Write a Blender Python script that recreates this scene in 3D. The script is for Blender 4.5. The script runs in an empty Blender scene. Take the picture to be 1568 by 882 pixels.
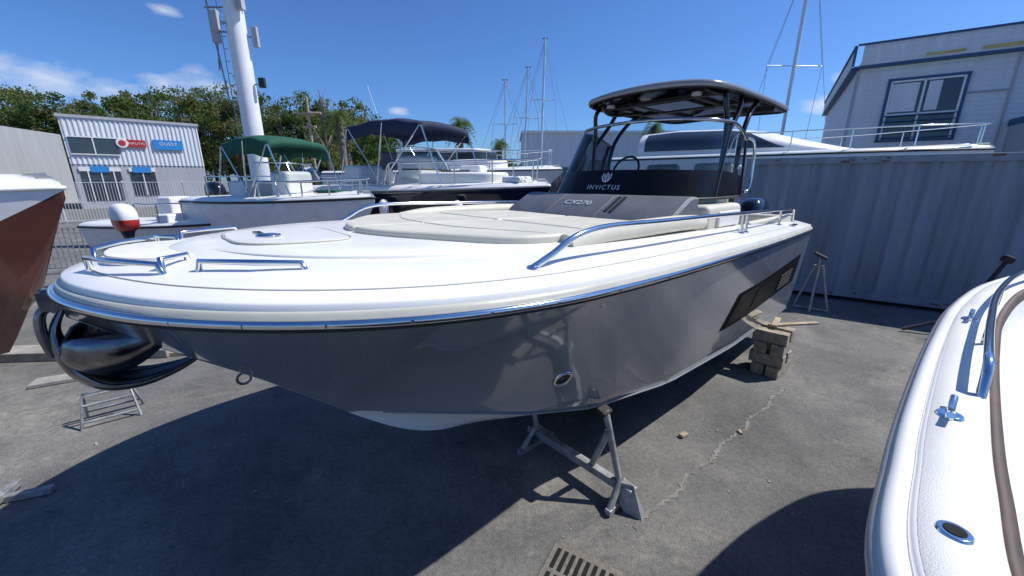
import bpy, bmesh, math, random
import numpy as np
from mathutils import Vector, Matrix
random.seed(4); rng=np.random.default_rng(7)
D=bpy.data; C=bpy.context
R=math.radians
# ---------------------------------------------------------------- materials
def mat(name,col,rough=.5,metal=0,coat=0,var=.0,vscale=6,bump=0,bscale=60,spec=.5,detail=4,trans=0,streak=0):
    m=D.materials.new(name); m.use_nodes=True; nt=m.node_tree; N=nt.nodes; L=nt.links
    b=N['Principled BSDF']
    b.inputs['Base Color'].default_value=(*col,1); b.inputs['Roughness'].default_value=rough
    b.inputs['Metallic'].default_value=metal; b.inputs['Coat Weight'].default_value=coat
    b.inputs['Coat Roughness'].default_value=.03
    b.inputs['Specular IOR Level'].default_value=spec
    tc=N.new('ShaderNodeTexCoord')
    if var>0:
        n=N.new('ShaderNodeTexNoise'); n.inputs['Scale'].default_value=vscale; n.inputs['Detail'].default_value=detail
        if streak:
            mp=N.new('ShaderNodeMapping'); mp.inputs['Scale'].default_value=(streak,streak,.25); L.new(tc.outputs['Object'],mp.inputs[0]); L.new(mp.outputs[0],n.inputs['Vector'])
        else: L.new(tc.outputs['Object'],n.inputs['Vector'])
        r=N.new('ShaderNodeValToRGB'); r.color_ramp.elements[0].position=.3; r.color_ramp.elements[1].position=.7
        r.color_ramp.elements[0].color=(*[c*(1-var) for c in col],1); r.color_ramp.elements[1].color=(*[min(1,c*(1+var*.6)) for c in col],1)
        L.new(n.outputs['Fac'],r.inputs['Fac']); L.new(r.outputs['Color'],b.inputs['Base Color'])
        mr=N.new('ShaderNodeMapRange'); mr.inputs['To Min'].default_value=max(0,rough-.06*(rough>.1)-.02*(rough<=.1)); mr.inputs['To Max'].default_value=rough+.08*(rough>.1)+.02
        L.new(n.outputs['Fac'],mr.inputs['Value']); L.new(mr.outputs['Result'],b.inputs['Roughness'])
    if bump>0:
        n2=N.new('ShaderNodeTexNoise'); n2.inputs['Scale'].default_value=bscale; n2.inputs['Detail'].default_value=3
        L.new(tc.outputs['Object'],n2.inputs['Vector'])
        bp=N.new('ShaderNodeBump'); bp.inputs['Strength'].default_value=bump; bp.inputs['Distance'].default_value=.01
        L.new(n2.outputs['Fac'],bp.inputs['Height']); L.new(bp.outputs['Normal'],b.inputs['Normal'])
    if trans>0:
        t=N.new('ShaderNodeBsdfTranslucent'); t.inputs[0].default_value=(col[0]*1.5,col[1]*1.5,col[2]*.8,1)
        mx=N.new('ShaderNodeMixShader'); mx.inputs[0].default_value=trans
        L.new(b.outputs[0],mx.inputs[1]); L.new(t.outputs[0],mx.inputs[2]); L.new(mx.outputs[0],N['Material Output'].inputs['Surface'])
    return m
M={}
M['gel']=mat('white_gelcoat',(.83,.82,.775),.3,coat=.15,var=.06,vscale=2.2,bump=.02,bscale=300,detail=8)
M['nonskid']=mat('nonskid_gelcoat',(.74,.73,.68),.55,var=.08,vscale=3,bump=.3,bscale=400)
M['cream']=mat('cream_strip',(.50,.49,.42),.35,var=.08)
M['grayhull']=mat('grey_gelcoat',(.275,.288,.303),.14,coat=1,var=.07,vscale=1.2,detail=7)
M['antifoul']=mat('black_antifouling',(.018,.017,.018),.65,var=.4,vscale=5,bump=.3)
M['steel']=mat('polished_steel',(.72,.73,.74),.10,metal=1,var=.08,vscale=9)
M['steeld']=mat('worn_steel',(.42,.42,.43),.16,metal=1,var=.25,vscale=9)
M['anchor']=mat('dark_anchor_steel',(.24,.24,.245),.18,metal=1,var=.6,vscale=9,detail=7)
M['galv']=mat('galvanised_steel',(.34,.35,.355),.5,metal=.4,var=.4,vscale=14,bump=.15)
M['black']=mat('black_gloss',(.008,.008,.009),.12,coat=.3,var=.1)
M['blackw']=mat('black_satin',(.006,.006,.007),.3,spec=.25,var=.1)
M['winsat']=mat('black_window_trim',(.006,.006,.007),.75,spec=.08,var=.1)
M['winglo']=mat('black_window_pane',(.006,.007,.008),.45,spec=.12,var=.1)
M['blackm']=mat('black_matte',(.02,.02,.022),.5,var=.2)
M['topgrey']=mat('hardtop_gelcoat',(.24,.245,.25),.2,coat=.4,var=.05)
M['pad']=mat('sunpad_vinyl',(.60,.575,.48),.55,var=.09,vscale=3,bump=.3,bscale=11)
M['padg']=mat('grey_vinyl',(.115,.125,.145),.55,var=.15,vscale=5,bump=.25,bscale=60)
M['padgreen']=mat('pale_vinyl',(.34,.38,.35),.55,var=.15,vscale=5)
M['letter']=mat('silver_letter',(.7,.72,.75),.3,metal=.3,var=.03)
M['navy']=mat('navy_gelcoat',(.008,.012,.03),.1,coat=.8,var=.1)
M['navyc']=mat('navy_canvas',(.015,.028,.07),.8,var=.25,bump=.5,bscale=6)
M['greenc']=mat('green_canvas',(.006,.085,.05),.8,var=.25,bump=.5,bscale=6)
M['red']=mat('red_paint',(.45,.03,.03),.3,coat=.4,var=.08)
M['brown']=mat('brown_red_gelcoat',(.13,.045,.032),.12,coat=.8,var=.15,vscale=2)
M['wood']=mat('weathered_wood',(.42,.33,.22),.8,var=.3,vscale=12,bump=.5,bscale=30)
M['block']=mat('timber_block',(.34,.29,.22),.85,var=.35,vscale=16,bump=.6,bscale=40)
M['teak']=mat('teak_trim',(.09,.055,.04),.6,var=.3,vscale=14)
M['wallw']=mat('white_cladding',(.66,.69,.72),.5,var=.10,vscale=1,streak=4)
M['wallg']=mat('grey_cladding',(.42,.43,.45),.5,var=.10,vscale=1,streak=4)
M['wallp']=mat('plaster',(.38,.38,.40),.8,var=.12,vscale=1)
M['blue']=mat('blue_trim',(.03,.09,.20),.5,var=.1)
M['bluesign']=mat('blue_sign_paint',(.03,.25,.62),.5,var=.1)
M['cont']=mat('container_paint',(.225,.265,.315),.5,var=.26,vscale=1.6,bump=.1,bscale=20,detail=8,streak=3)
M['rust']=mat('rust_patch',(.16,.09,.06),.85,var=.4,vscale=20)
M['win']=mat('window_glass_dark',(.04,.055,.07),.05,var=.2,vscale=.6,coat=.5)
M['white']=mat('white_paint',(.78,.78,.78),.4,var=.08)
M['polew']=mat('pole_paint',(.78,.79,.81),.4,var=.06,vscale=3)
M['concrete']=mat('concrete',(.34,.32,.285),.85,var=.3,vscale=5,bump=.5,bscale=50,detail=8)
M['joint']=mat('worn_tar_joint',(.21,.20,.185),.9,var=.4,vscale=9,bump=.6,bscale=50,detail=8)
M['iron']=mat('cast_iron',(.19,.17,.15),.75,metal=.2,var=.35,vscale=30,bump=.4)
M['hole']=mat('drain_void',(.006,.006,.006),.9,var=.1)
M['bark']=mat('bark',(.19,.16,.12),.9,var=.3,bump=.5)
M['yellow']=mat('yellowed_panel',(.55,.45,.15),.6,var=.3,vscale=3)
M['rope']=mat('rubber',(.03,.03,.03),.8,var=.2)
def glassmat(name,tint,f=.12):
    m=D.materials.new(name); m.use_nodes=True; nt=m.node_tree; N=nt.nodes; L=nt.links
    N.remove(N['Principled BSDF'])
    t=N.new('ShaderNodeBsdfTransparent'); t.inputs[0].default_value=(*tint,1)
    g=N.new('ShaderNodeBsdfGlossy'); g.inputs['Roughness'].default_value=.02
    lw=N.new('ShaderNodeLayerWeight'); lw.inputs['Blend'].default_value=f
    mx=N.new('ShaderNodeMixShader'); L.new(lw.outputs['Fresnel'],mx.inputs[0]); L.new(t.outputs[0],mx.inputs[1]); L.new(g.outputs[0],mx.inputs[2])
    L.new(mx.outputs[0],N['Material Output'].inputs['Surface']); return m
M['glass']=glassmat('tinted_glass',(.78,.83,.85),.25)
def groundmat():
    m=D.materials.new('asphalt'); m.use_nodes=True; nt=m.node_tree; N=nt.nodes; L=nt.links; b=N['Principled BSDF']
    tc=N.new('ShaderNodeTexCoord')
    def noise(s,d,r=.6,dist=0):
        n=N.new('ShaderNodeTexNoise'); n.inputs['Scale'].default_value=s; n.inputs['Detail'].default_value=d; n.inputs['Roughness'].default_value=r; n.inputs['Distortion'].default_value=dist
        L.new(tc.outputs['Object'],n.inputs['Vector']); return n
    def ramp(src,p0,c0,p1,c1):
        r=N.new('ShaderNodeValToRGB'); e=r.color_ramp.elements; e[0].position=p0;e[1].position=p1;e[0].color=(*c0,1);e[1].color=(*c1,1)
        L.new(src,r.inputs['Fac']); return r
    def mix(a,bb,f,mode='MIX',fv=None):
        x=N.new('ShaderNodeMix'); x.data_type='RGBA'; x.blend_type=mode
        if f is not None: L.new(f,x.inputs[0])
        else: x.inputs[0].default_value=fv
        L.new(a,x.inputs[6]); L.new(bb,x.inputs[7]); return x.outputs[2]
    base=ramp(noise(1.1,9,.7).outputs['Fac'],.34,(.115,.114,.112),.66,(.215,.21,.198))
    dust=ramp(noise(.5,10,.75,.4).outputs['Fac'],.50,(0,0,0),.64,(1,1,1))
    dcol=ramp(noise(9,6).outputs['Fac'],.3,(.21,.20,.182),.7,(.32,.305,.27))
    c=mix(base.outputs[0],dcol.outputs[0],dust.outputs[0])
    sp=ramp(noise(170,2).outputs['Fac'],.32,(.45,.45,.45),.68,(1.5,1.48,1.45))
    c=mix(c,sp.outputs[0],None,'MULTIPLY',.85)
    sp2=ramp(noise(30,5).outputs['Fac'],.3,(.72,.72,.72),.62,(1.12,1.12,1.12))
    c=mix(c,sp2.outputs[0],None,'MULTIPLY',.85)
    st=ramp(noise(2.3,7,.7,.8).outputs['Fac'],.30,(.6,.59,.58),.44,(1,1,1))
    c=mix(c,st.outputs[0],None,'MULTIPLY',.7)
    L.new(c,b.inputs['Base Color']); b.inputs['Roughness'].default_value=.88; b.inputs['Specular IOR Level'].default_value=.3
    bp=N.new('ShaderNodeBump'); bp.inputs['Strength'].default_value=.7; bp.inputs['Distance'].default_value=.014
    L.new(noise(110,4).outputs['Fac'],bp.inputs['Height']); L.new(bp.outputs[0],b.inputs['Normal'])
    return m
M['asphalt']=groundmat()
# ---------------------------------------------------------------- helpers
def link(o,parent=None):
    C.collection.objects.link(o)
    if parent is not None: o.parent=parent
    return o
def empty(name,loc=(0,0,0),rz=0):
    e=D.objects.new(name,None); e.empty_display_size=.2; e.location=loc; e.rotation_euler=(0,0,rz); C.collection.objects.link(e); return e
def mesh(name,vs,fs,m,parent=None,smooth=False,mi=None,bevel=0,recalc=True,seg=3):
    me=D.meshes.new(name); me.from_pydata([tuple(v) for v in vs],[],fs)
    ms=m if isinstance(m,(list,tuple)) else [m]
    for k in ms: me.materials.append(k)
    if mi is not None: me.polygons.foreach_set('material_index',mi)
    me.update()
    if recalc:
        bm=bmesh.new(); bm.from_mesh(me); bmesh.ops.recalc_face_normals(bm,faces=bm.faces); bm.to_mesh(me); bm.free()
    if smooth: me.polygons.foreach_set('use_smooth',[True]*len(me.polygons))
    o=D.objects.new(name,me); link(o,parent)
    if bevel>0:
        b=o.modifiers.new('b','BEVEL'); b.width=bevel; b.segments=seg; b.limit_method='ANGLE'; b.angle_limit=R(30)
        me.polygons.foreach_set('use_smooth',[True]*len(me.polygons))
        b.harden_normals=True
    return o
def boxvf(sx,sy,sz,c=(0,0,0),rz=0):
    v=[]
    for z in(-1,1):
        for x,y in((-1,-1),(1,-1),(1,1),(-1,1)):
            X=x*sx/2;Y=y*sy/2
            v.append((c[0]+X*math.cos(rz)-Y*math.sin(rz),c[1]+X*math.sin(rz)+Y*math.cos(rz),c[2]+z*sz/2))
    return v,[(3,2,1,0),(4,5,6,7),(0,1,5,4),(1,2,6,5),(2,3,7,6),(3,0,4,7)]
def box(name,s,c,m,parent=None,bevel=0,rot=None):
    v,f=boxvf(*s); o=mesh(name,v,f,m,parent,bevel=bevel); o.location=c
    if rot: o.rotation_euler=rot
    return o
def boxes(name,lst,m,parent=None,bevel=0):
    V=[];F=[]
    for it in lst:
        s,c=it[0],it[1]; rz=it[2] if len(it)>2 else 0
        v,f=boxvf(*s,c,rz); n=len(V); V+=v; F+=[tuple(i+n for i in q) for q in f]
    return mesh(name,V,F,m,parent,bevel=bevel,recalc=False)
def catmull(P,k=8):
    P=[np.array(p,float) for p in P]; out=[]
    n=len(P)
    for i in range(n-1):
        p1,p2=P[i],P[i+1]; p0=P[i-1] if i>0 else 2*p1-p2; p3=P[i+2] if i+2<n else 2*p2-p1
        d=[max(1e-4,np.linalg.norm(b-a)**.5) for a,b in((p0,p1),(p1,p2),(p2,p3))]
        t0=0;t1=d[0];t2=t1+d[1];t3=t2+d[2]
        for j in range(k):
            t=t1+(t2-t1)*j/k
            A1=(t1-t)/(t1-t0)*p0+(t-t0)/(t1-t0)*p1; A2=(t2-t)/(t2-t1)*p1+(t-t1)/(t2-t1)*p2; A3=(t3-t)/(t3-t2)*p2+(t-t2)/(t3-t2)*p3
            B1=(t2-t)/(t2-t0)*A1+(t-t0)/(t2-t0)*A2; B2=(t3-t)/(t3-t1)*A2+(t-t1)/(t3-t1)*A3
            out.append((t2-t)/(t2-t1)*B1+(t-t1)/(t2-t1)*B2)
    out.append(P[-1]); return out
def tube(name,pts,r,m,parent=None,smooth=0,multi=False,res=4):
    cu=D.curves.new(name,'CURVE'); cu.dimensions='3D'; cu.bevel_depth=r; cu.bevel_resolution=res; cu.use_fill_caps=True
    for P in (pts if multi else [pts]):
        if smooth: P=catmull(P,smooth)
        s=cu.splines.new('POLY'); s.points.add(len(P)-1)
        for q,p in zip(s.points,P): q.co=(*p,1)
        s.use_smooth=True
    cu.materials.append(m); return link(D.objects.new(name,cu),parent)
def loft(name,rows,m,parent=None,smooth=True,cap=False,mi_row=None,closed=False,mifn=None,**k):
    n=len(rows[0]); V=[p for r in rows for p in r]; F=[]; mi=[]
    for i in range(len(rows)-1):
        for j in range(n if closed else n-1):
            j2=(j+1)%n
            F.append((i*n+j,i*n+j2,(i+1)*n+j2,(i+1)*n+j)); mi.append(mifn(i,rows[i][j]) if mifn else (mi_row[i] if mi_row else 0))
    if cap:
        F.append(tuple(range(n))); mi.append(mi[0]); F.append(tuple((len(rows)-1)*n+j for j in range(n))); mi.append(mi[-2] if mi_row else 0)
    return mesh(name,V,F,m,parent,smooth=smooth,mi=mi,**k)
def slab(name,pts,z0,z1,m,parent=None,bevel=.01,zf=lambda x:0):
    n=len(pts); V=[(p[0],p[1],z0+zf(p[0])) for p in pts]+[(p[0],p[1],z1+zf(p[0])) for p in pts]
    F=[tuple(range(n))[::-1],tuple(range(n,2*n))]+[(i,(i+1)%n,n+(i+1)%n,n+i) for i in range(n)]
    return mesh(name,V,F,m,parent,bevel=bevel)
def text(name,s,size,loc,xax,nrm,m,parent=None,ext=.002,align='CENTER',sp=1.15):
    cu=D.curves.new(name,'FONT'); cu.body=s; cu.size=size; cu.extrude=ext; cu.align_x=align; cu.align_y='CENTER'; cu.space_character=sp
    cu.materials.append(m); o=D.objects.new(name,cu); link(o,parent)
    X=Vector(xax).normalized(); Z=Vector(nrm).normalized(); Y=Z.cross(X).normalized(); X=Y.cross(Z)
    mt=Matrix((X,Y,Z)).transposed().to_4x4(); mt.translation=Vector(loc); o.matrix_local=mt; return o
def cyl(name,r0,r1,h,c,m,parent=None,seg=24,rot=None,bevel=0):
    V=[(r0*math.cos(a),r0*math.sin(a),0) for a in [2*math.pi*i/seg for i in range(seg)]]+[(r1*math.cos(a),r1*math.sin(a),h) for a in [2*math.pi*i/seg for i in range(seg)]]
    F=[tuple(range(seg))[::-1],tuple(range(seg,2*seg))]+[(i,(i+1)%seg,seg+(i+1)%seg,seg+i) for i in range(seg)]
    o=mesh(name,V,F,m,parent,bevel=bevel or min(r0,r1)*.05+.0005,seg=2); o.location=c
    if rot:o.rotation_euler=rot
    return o
# ---------------------------------------------------------------- sky, sun, camera
SUNV=Vector((.76,.12,1)).normalized()
w=D.worlds.new('World'); C.scene.world=w; w.use_nodes=True; nt=w.node_tree; N=nt.nodes; L=nt.links
bg=N['Background']; bg.inputs['Strength'].default_value=.1
sk=N.new('ShaderNodeTexSky'); sk.sky_type='NISHITA'; sk.sun_disc=False; sk.sun_elevation=math.asin(SUNV.z); sk.sun_rotation=math.atan2(SUNV.x,SUNV.y)
sk.altitude=50; sk.air_density=1.0; sk.dust_density=.6; sk.ozone_density=3.0
tint=N.new('ShaderNodeMix'); tint.data_type='RGBA'; tint.blend_type='MULTIPLY'; tint.inputs[0].default_value=1; tint.inputs[7].default_value=(.56,.88,1.38,1)
L.new(sk.outputs[0],tint.inputs[6])
tc=N.new('ShaderNodeTexCoord')
mp=N.new('ShaderNodeMapping'); mp.inputs['Scale'].default_value=(1,1,2.6); L.new(tc.outputs['Generated'],mp.inputs[0])
cn=N.new('ShaderNodeTexNoise'); cn.inputs['Scale'].default_value=8; cn.inputs['Detail'].default_value=10; cn.inputs['Roughness'].default_value=.62; L.new(mp.outputs[0],cn.inputs['Vector'])
def mth(op,a,b=None,c=None):
    n=N.new('ShaderNodeMath'); n.operation=op
    for i,v in enumerate((a,b,c)):
        if v is None: continue
        if isinstance(v,(int,float)): n.inputs[i].default_value=v
        else: L.new(v,n.inputs[i])
    return n.outputs[0]
def blob(d,r):
    d=Vector(d).normalized(); vm=N.new('ShaderNodeVectorMath'); vm.operation='SUBTRACT'; L.new(tc.outputs['Generated'],vm.inputs[0]); vm.inputs[1].default_value=d
    m2=N.new('ShaderNodeVectorMath'); m2.operation='MULTIPLY'; L.new(vm.outputs[0],m2.inputs[0]); m2.inputs[1].default_value=(1,1,2.6)
    ln=N.new('ShaderNodeVectorMath'); ln.operation='LENGTH'; L.new(m2.outputs[0],ln.inputs[0])
    mr=N.new('ShaderNodeMapRange'); mr.inputs['From Min'].default_value=r; mr.inputs['From Max'].default_value=0; L.new(ln.outputs['Value'],mr.inputs['Value']); return mr.outputs[0]
bs=None
for d,r in (((-1.08,1,.225),.15),((-1.2,1,.26),.11),((-.80,1,.21),.10),((-.68,1,.21),.12),((-.93,1,.20),.11),((-.77,1,.36),.045),((.73,1,.17),.08),((.77,1,.23),.05),((-.27,1,.155),.05)):
    v=blob(d,r); bs=v if bs is None else mth('MAXIMUM',bs,v)
cf=mth('MULTIPLY_ADD',bs,.85,mth('MULTIPLY_ADD',cn.outputs['Fac'],1.5,-1.1))
mr=N.new('ShaderNodeMapRange'); mr.inputs['From Min'].default_value=.05; mr.inputs['From Max'].default_value=.75; mr.inputs['To Max'].default_value=.85; L.new(cf,mr.inputs['Value'])
cm=mth('MULTIPLY',mr.outputs[0],mth('MINIMUM',mth('MULTIPLY',bs,6.0),1.0))
mx=N.new('ShaderNodeMix'); mx.data_type='RGBA'; L.new(cm,mx.inputs[0]); L.new(tint.outputs[2],mx.inputs[6]); mx.inputs[7].default_value=(8.8,9.1,9.7,1)
L.new(mx.outputs[2],bg.inputs[0])
sl=D.lights.new('sun','SUN'); sl.energy=5.0; sl.angle=R(.53); sl.color=(1,.965,.91); so=D.objects.new('sun',sl); link(so); so.rotation_euler=(-SUNV).to_track_quat('-Z','Y').to_euler(); so.location=(5,0,20)
cd=D.cameras.new('camera'); cd.sensor_width=36; cd.lens=13.78; cd.clip_end=2000; cd.clip_start=.05
co=D.objects.new('camera',cd); link(co); co.location=(0,0,2.2); co.rotation_euler=(R(74.5),0,0); C.scene.camera=co
C.scene.view_settings.view_transform='Standard'; C.scene.view_settings.look='None'; C.scene.view_settings.exposure=0
# ---------------------------------------------------------------- ground
mesh('ground',[(-500,-300,0),(500,-300,0),(500,900,0),(-500,900,0)],[(0,1,2,3)],M['asphalt'])
# ---------------------------------------------------------------- MAIN BOAT
BT=empty('center_console_motorboat',(-1.89,1.57,-.025),R(42))
half=[(0,0),(.03,.22),(.12,.46),(.3,.76),(.6,1.06),(1.0,1.29),(1.5,1.42),(2.2,1.46),(3.2,1.44),(4.5,1.39),(5.6,1.32),(6.7,1.24)]
full=[(x,n) for x,n in half[::-1]]+[(x,-n) for x,n in half[1:]]
OC=catmull(full,7)
def zr(x): return 1.80-.03*x
ix=[0,.15,.37,.63,.9,1.16,1.5,1.84,2.4,3.2,6.8]
izk=[1.66,1.53,1.35,1.14,.90,.66,.40,.25,.20,.19,.19]
_zk=catmull(list(zip(ix,izk)),6); _zx=[p[0] for p in _zk]; _zz=[p[1] for p in _zk]
def zk(x): return float(np.interp(x,_zx,_zz))
def nc(x): return float(np.interp(x,[0,1.1,1.6,2.0,2.4,3.2,4.5,6.8],[.015,.03,.45,.78,1.0,1.15,1.18,1.12]))
def zc(x): return max(zk(x)+.01, float(np.interp(x,[0,1.1,1.6,2.4,3.2,4.5,6.8],[.75,.75,.72,.68,.64,.58,.50])))
def pw(x): return float(np.interp(x,[0,.5,1.5,2.5,4,6.8],[.75,1.0,1.4,1.15,.88,.8]))
hx=[p[0] for p in OC[:len(OC)//2+1]][::-1]; hn=[abs(p[1]) for p in OC[:len(OC)//2+1]][::-1]
def ng(x): return float(np.interp(x,hx,hn))
def nside(x,z,g=None):
    g=ng(x) if g is None else g
    t=min(1,max(0,(z-zc(x))/(zr(x)-zc(x)))); c=min(nc(x),g)
    return c+(g-c)*t**pw(x)
nt_=12
cols=[]
for p in OC:
    x,n=p; g=abs(n); s=1 if n>=0 else -1
    c=min(nc(x),g); K=zk(x); Zc=zc(x); f=float(np.interp(x,[1.9,2.5,3.6],[0,.55,.85]))
    col=[(x,0,K)]
    col.append((x,-s*c*f*.5,K+(Zc-K)*f*.5)); col.append((x,-s*c*f,K+(Zc-K)*f)); 
    col.append((x,-s*c*.97,K+(Zc-K)*.94)); col.append((x,-s*c,Zc))
    for k in range(1,nt_+1):
        z=Zc+(zr(x)-Zc)*k/nt_; col.append((x,-s*nside(x,z,g),z))
    cols.append(col)
rows=list(map(list,zip(*cols)))
def hm(i,p):
    if i<2: return 0
    if i<4: return 1 if p[0]<3.0 else 0
    return 2
loft('hull',rows,[M['antifoul'],M['gel'],M['grayhull']],BT,mifn=hm)
a=cols[0]; b=cols[-1]; V=a+b[::-1]; mesh('transom',V,[tuple(range(len(V)))],M['grayhull'],BT)
PC=[np.array((p[0],-p[1])) for p in OC]
def offs(P,e):
    out=[]
    for i in range(len(P)):
        a=P[max(0,i-1)];b=P[min(len(P)-1,i+1)]; t=(b-a)/np.linalg.norm(b-a); nrm=np.array((t[1],-t[0]))
        out.append(P[i]+nrm*e)
    return out
tst=offs(PC,.1); sgn=1 if tst[len(PC)//2][0]>PC[len(PC)//2][0] else -1
def ring(e,h):
    q=offs(PC,sgn*e)
    q[0]=np.array((PC[0][0],PC[0][1]+(e if PC[0][1]<0 else -e))); q[-1]=np.array((PC[-1][0],PC[-1][1]+(e if PC[-1][1]<0 else -e)))
    return [(a[0],a[1],zr(a[0])+h) for a in q]
rg=[ring(*e) for e in [(0,0),(.004,.026),(.020,.029)]]
loft('gunwale_lip',rg,M['cream'],BT)
dk=[ring(*e) for e in [(.020,.029),(.022,.050),(.030,.057),(.09,.072),(.17,.091),(.27,.110),(.36,.122)]]
last=dk[-1]
r1=[];r2=[];r3=[];r4=[]
for p in last:
    x=p[0]; rec=x>3.75
    xc=max(x,.5) if x<1 else x
    for r,f in((r1,.02),(r2,.03),(r3,.5),(r4,1)):
        q=(x+(xc-x)*f,p[1]*(1-f)); z=zr(x)+.122+.03*f*(2-f)
        if rec and f>=.03: z=1.12
        r.append((q[0],q[1],z))
loft('deck',dk+[r1,r2,r3,r4],M['gel'],BT)
rr=ring(-.010,-.008)
tube('rub_rail_steel',rr,.016,M['steel'],BT,res=5)
tube('rub_rail_base',ring(-.001,-.027),.011,M['rope'],BT)
scr=[rr[i] for i in range(3,len(rr)-3,4)]
V=[];F=[]
for p in scr:
    v,f=boxvf(.012,.012,.012,(p[0],p[1]-(.013 if p[1]<0 else -.013),p[2])); n=len(V);V+=v;F+=[tuple(i+n for i in q) for q in f]
mesh('rail_screws',V,F,M['steeld'],BT)
pl=[(a[0],a[1]) for a in offs(PC,sgn*.44) if a[0]<3.3]
def strip_panel(name,outl,h,m,thick=.03):
    rows=[]
    for f,dz in((0,-thick),(0,-.004),(.008,0),(.35,.008),(.7,.012),(1,.013)):
        rows.append([(x+((max(x,.85)-x)*f if x<1.2 else 0),y*(1-f),zr(x)+h+dz) for x,y in outl])
    return loft(name,rows,m,BT)
strip_panel('foredeck_panel',pl,.141,M['gel'])
zf=lambda x:-.03*x
def rp(pts,k=5): 
    q=catmull(pts,k); return [(a[0],a[1]) for a in q]
sg_=[(a[0],a[1],zr(a[0])+.0785) for a in offs(PC,sgn*.11) if a[0]<6.0]
tube('deck_seam',sg_,.0028,M['cream'],BT,res=1)
lid=[(.60,0),(.63,.22),(.72,.31),(.95,.34),(1.10,.30),(1.13,0),(1.10,-.3),(.95,-.34),(.72,-.31),(.63,-.22),(.60,0)]
slab('anchor_locker_lid',rp(lid,4)[:-1],1.93,1.9605,M['gel'],BT,.004,zf)
gasket=[(x,y,1.956-.03*x) for x,y in rp([((x-.86)*1.03+.86,y*1.03) for x,y in lid],4)]
tube('locker_gasket',gasket,.005,M['cream'],BT,res=2)
cyl('deck_hatch_cap',.06,.058,.008,(.78,-.05,1.939),M['steel'],BT)
cyl('hatch_cap_center',.04,.038,.004,(.78,-.05,1.947),M['blue'],BT)
box('flush_cleat',(.04,.13,.010),(.76,.10,1.941),M['steel'],BT,.004)
pts=rp([(1.22,0),(1.27,.22),(1.42,.5),(1.7,.86),(1.95,.96),(2.4,.98)],4)
def cushion(name,poly,z0,z1,m=M['pad'],bev=.022):
    return slab(name,poly,z0,z1,m,BT,bev,zf)
c1=[(x,-y) for x,y in pts if y>.02]
PT=1.990
cushion('sunpad_port',[(1.24,-.010)]+[(x,y) for x,y in c1 if x<2.4]+[(2.38,-.98),(2.38,-.010)],1.93,PT)
cushion('sunpad_starboard',[(1.24,.010)]+[(x,-y) for x,y in c1 if x<2.4]+[(2.38,.98),(2.38,.010)],1.93,PT)
tube('sunpad_seam',[[(2.0,-.9,PT-.062),(1.75,-.35,PT-.053),(1.72,-.02,PT-.052)],[(2.0,.9,PT-.062),(1.75,.35,PT-.053),(1.72,.02,PT-.052)]],.005,M['cream'],BT,smooth=5,multi=True,res=2)
for s in(-1,1):
    cushion('sunpad_aft',[(2.40,s*.012),(2.40,s*.92),(3.30,s*.92),(3.30,s*.012)],1.93,PT+.003)
    P=[(2.05,s*1.0,zr(2.05)+.13),(2.3,s*1.01,zr(2.3)+.165),(2.8,s*1.02,zr(2.8)+.185),(3.4,s*1.01,zr(3.4)+.195),(3.85,s*.98,zr(3.8)+.18)]
    tube('side_bolster',P,.062,M['pad'],BT,smooth=6)
    tube('bolster_piping',[(a,b+(-s)*.057,c-.01) for a,b,c in P],.006,M['cream'],BT,smooth=6)
prof=[(3.24,1.80),(3.24,1.89),(3.29,1.935),(3.56,2.07),(3.64,2.085),(3.72,2.08),(3.72,1.80)]
rws=[]
for y in(-.96,-.94,-.3,-.296,-.290,.290,.296,.3,.94,.96):
    sh=0 if abs(y) not in(.96,.296) else .018
    rws.append([(x+(sh if x<3.7 else 0)+.16*max(0,abs(y)-.3)**1.2,y,z-sh*(z>1.9)) for x,z in prof])
loft('console_backrest',rws,M['padg'],BT,cap=True,closed=True,bevel=.018,smooth=True)
text('backrest_lettering','CX270',.10,(3.425,.03,2.010),(0,-1,0),(-.447,0,.894),M['letter'],BT)
for dy in(.33,.385): 
    box('backrest_stripe',(.26,.03,.006),(3.44,-dy-.03,2.012),M['blackm'],BT,0,(0,-R(26.6),0))
def rrect(x0,x1,y):
    return rp([(x0,0),(x0+.02,y*.6),(x0+.12,y*.9),(x0+.35,y),(x1,y)],4)
cb=rrect(3.80,5.05,.76); cpoly=cb+[(x,-y) for x,y in cb[::-1]]
slab('console_body',cpoly,1.1,2.06,M['gel'],BT,.03)
box('console_dash',(.4,1.25,.16),(4.45,0,2.15),M['padg'],BT,.05,(0,R(12),0))
slab('cooler_seat_side',[(3.95,-.78),(3.95,-1.0),(4.75,-1.0),(4.75,-.78)],1.6,2.0,M['pad'],BT,.05)
box('side_pocket_trim',(.5,.03,.14),(4.4,-1.01,1.87),M['gel'],BT,.012)
box('coaming_cushion',(1.6,.08,.16),(5.7,-1.02,1.72),M['pad'],BT,.03); box('coaming_cushion',(1.6,.08,.16),(5.7,1.02,1.72),M['pad'],BT,.03)
tube('steering_wheel',[(4.72+.08*math.sin(a),.35+.17*math.cos(a),2.33+.16*math.sin(a)) for a in np.linspace(0,2*math.pi,25)],.014,M['blackm'],BT)
for y in(-.33,.33):
    box('helm_seat_base',(.45,.5,.5),(5.35,y,1.75),M['gel'],BT,.06)
    box('helm_seat_cushion',(.45,.5,.14),(5.33,y,2.06),M['padgreen'],BT,.05)
    box('helm_seat_back',(.12,.46,.32),(5.58,y,2.26),M['padgreen'],BT,.05,(0,R(8),0))
box('aft_bench',(.6,2.0,.4),(6.2,0,1.35),M['pad'],BT,.06)
box('aft_bench_back',(.14,2.0,.3),(6.52,0,1.62),M['pad'],BT,.05)
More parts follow.
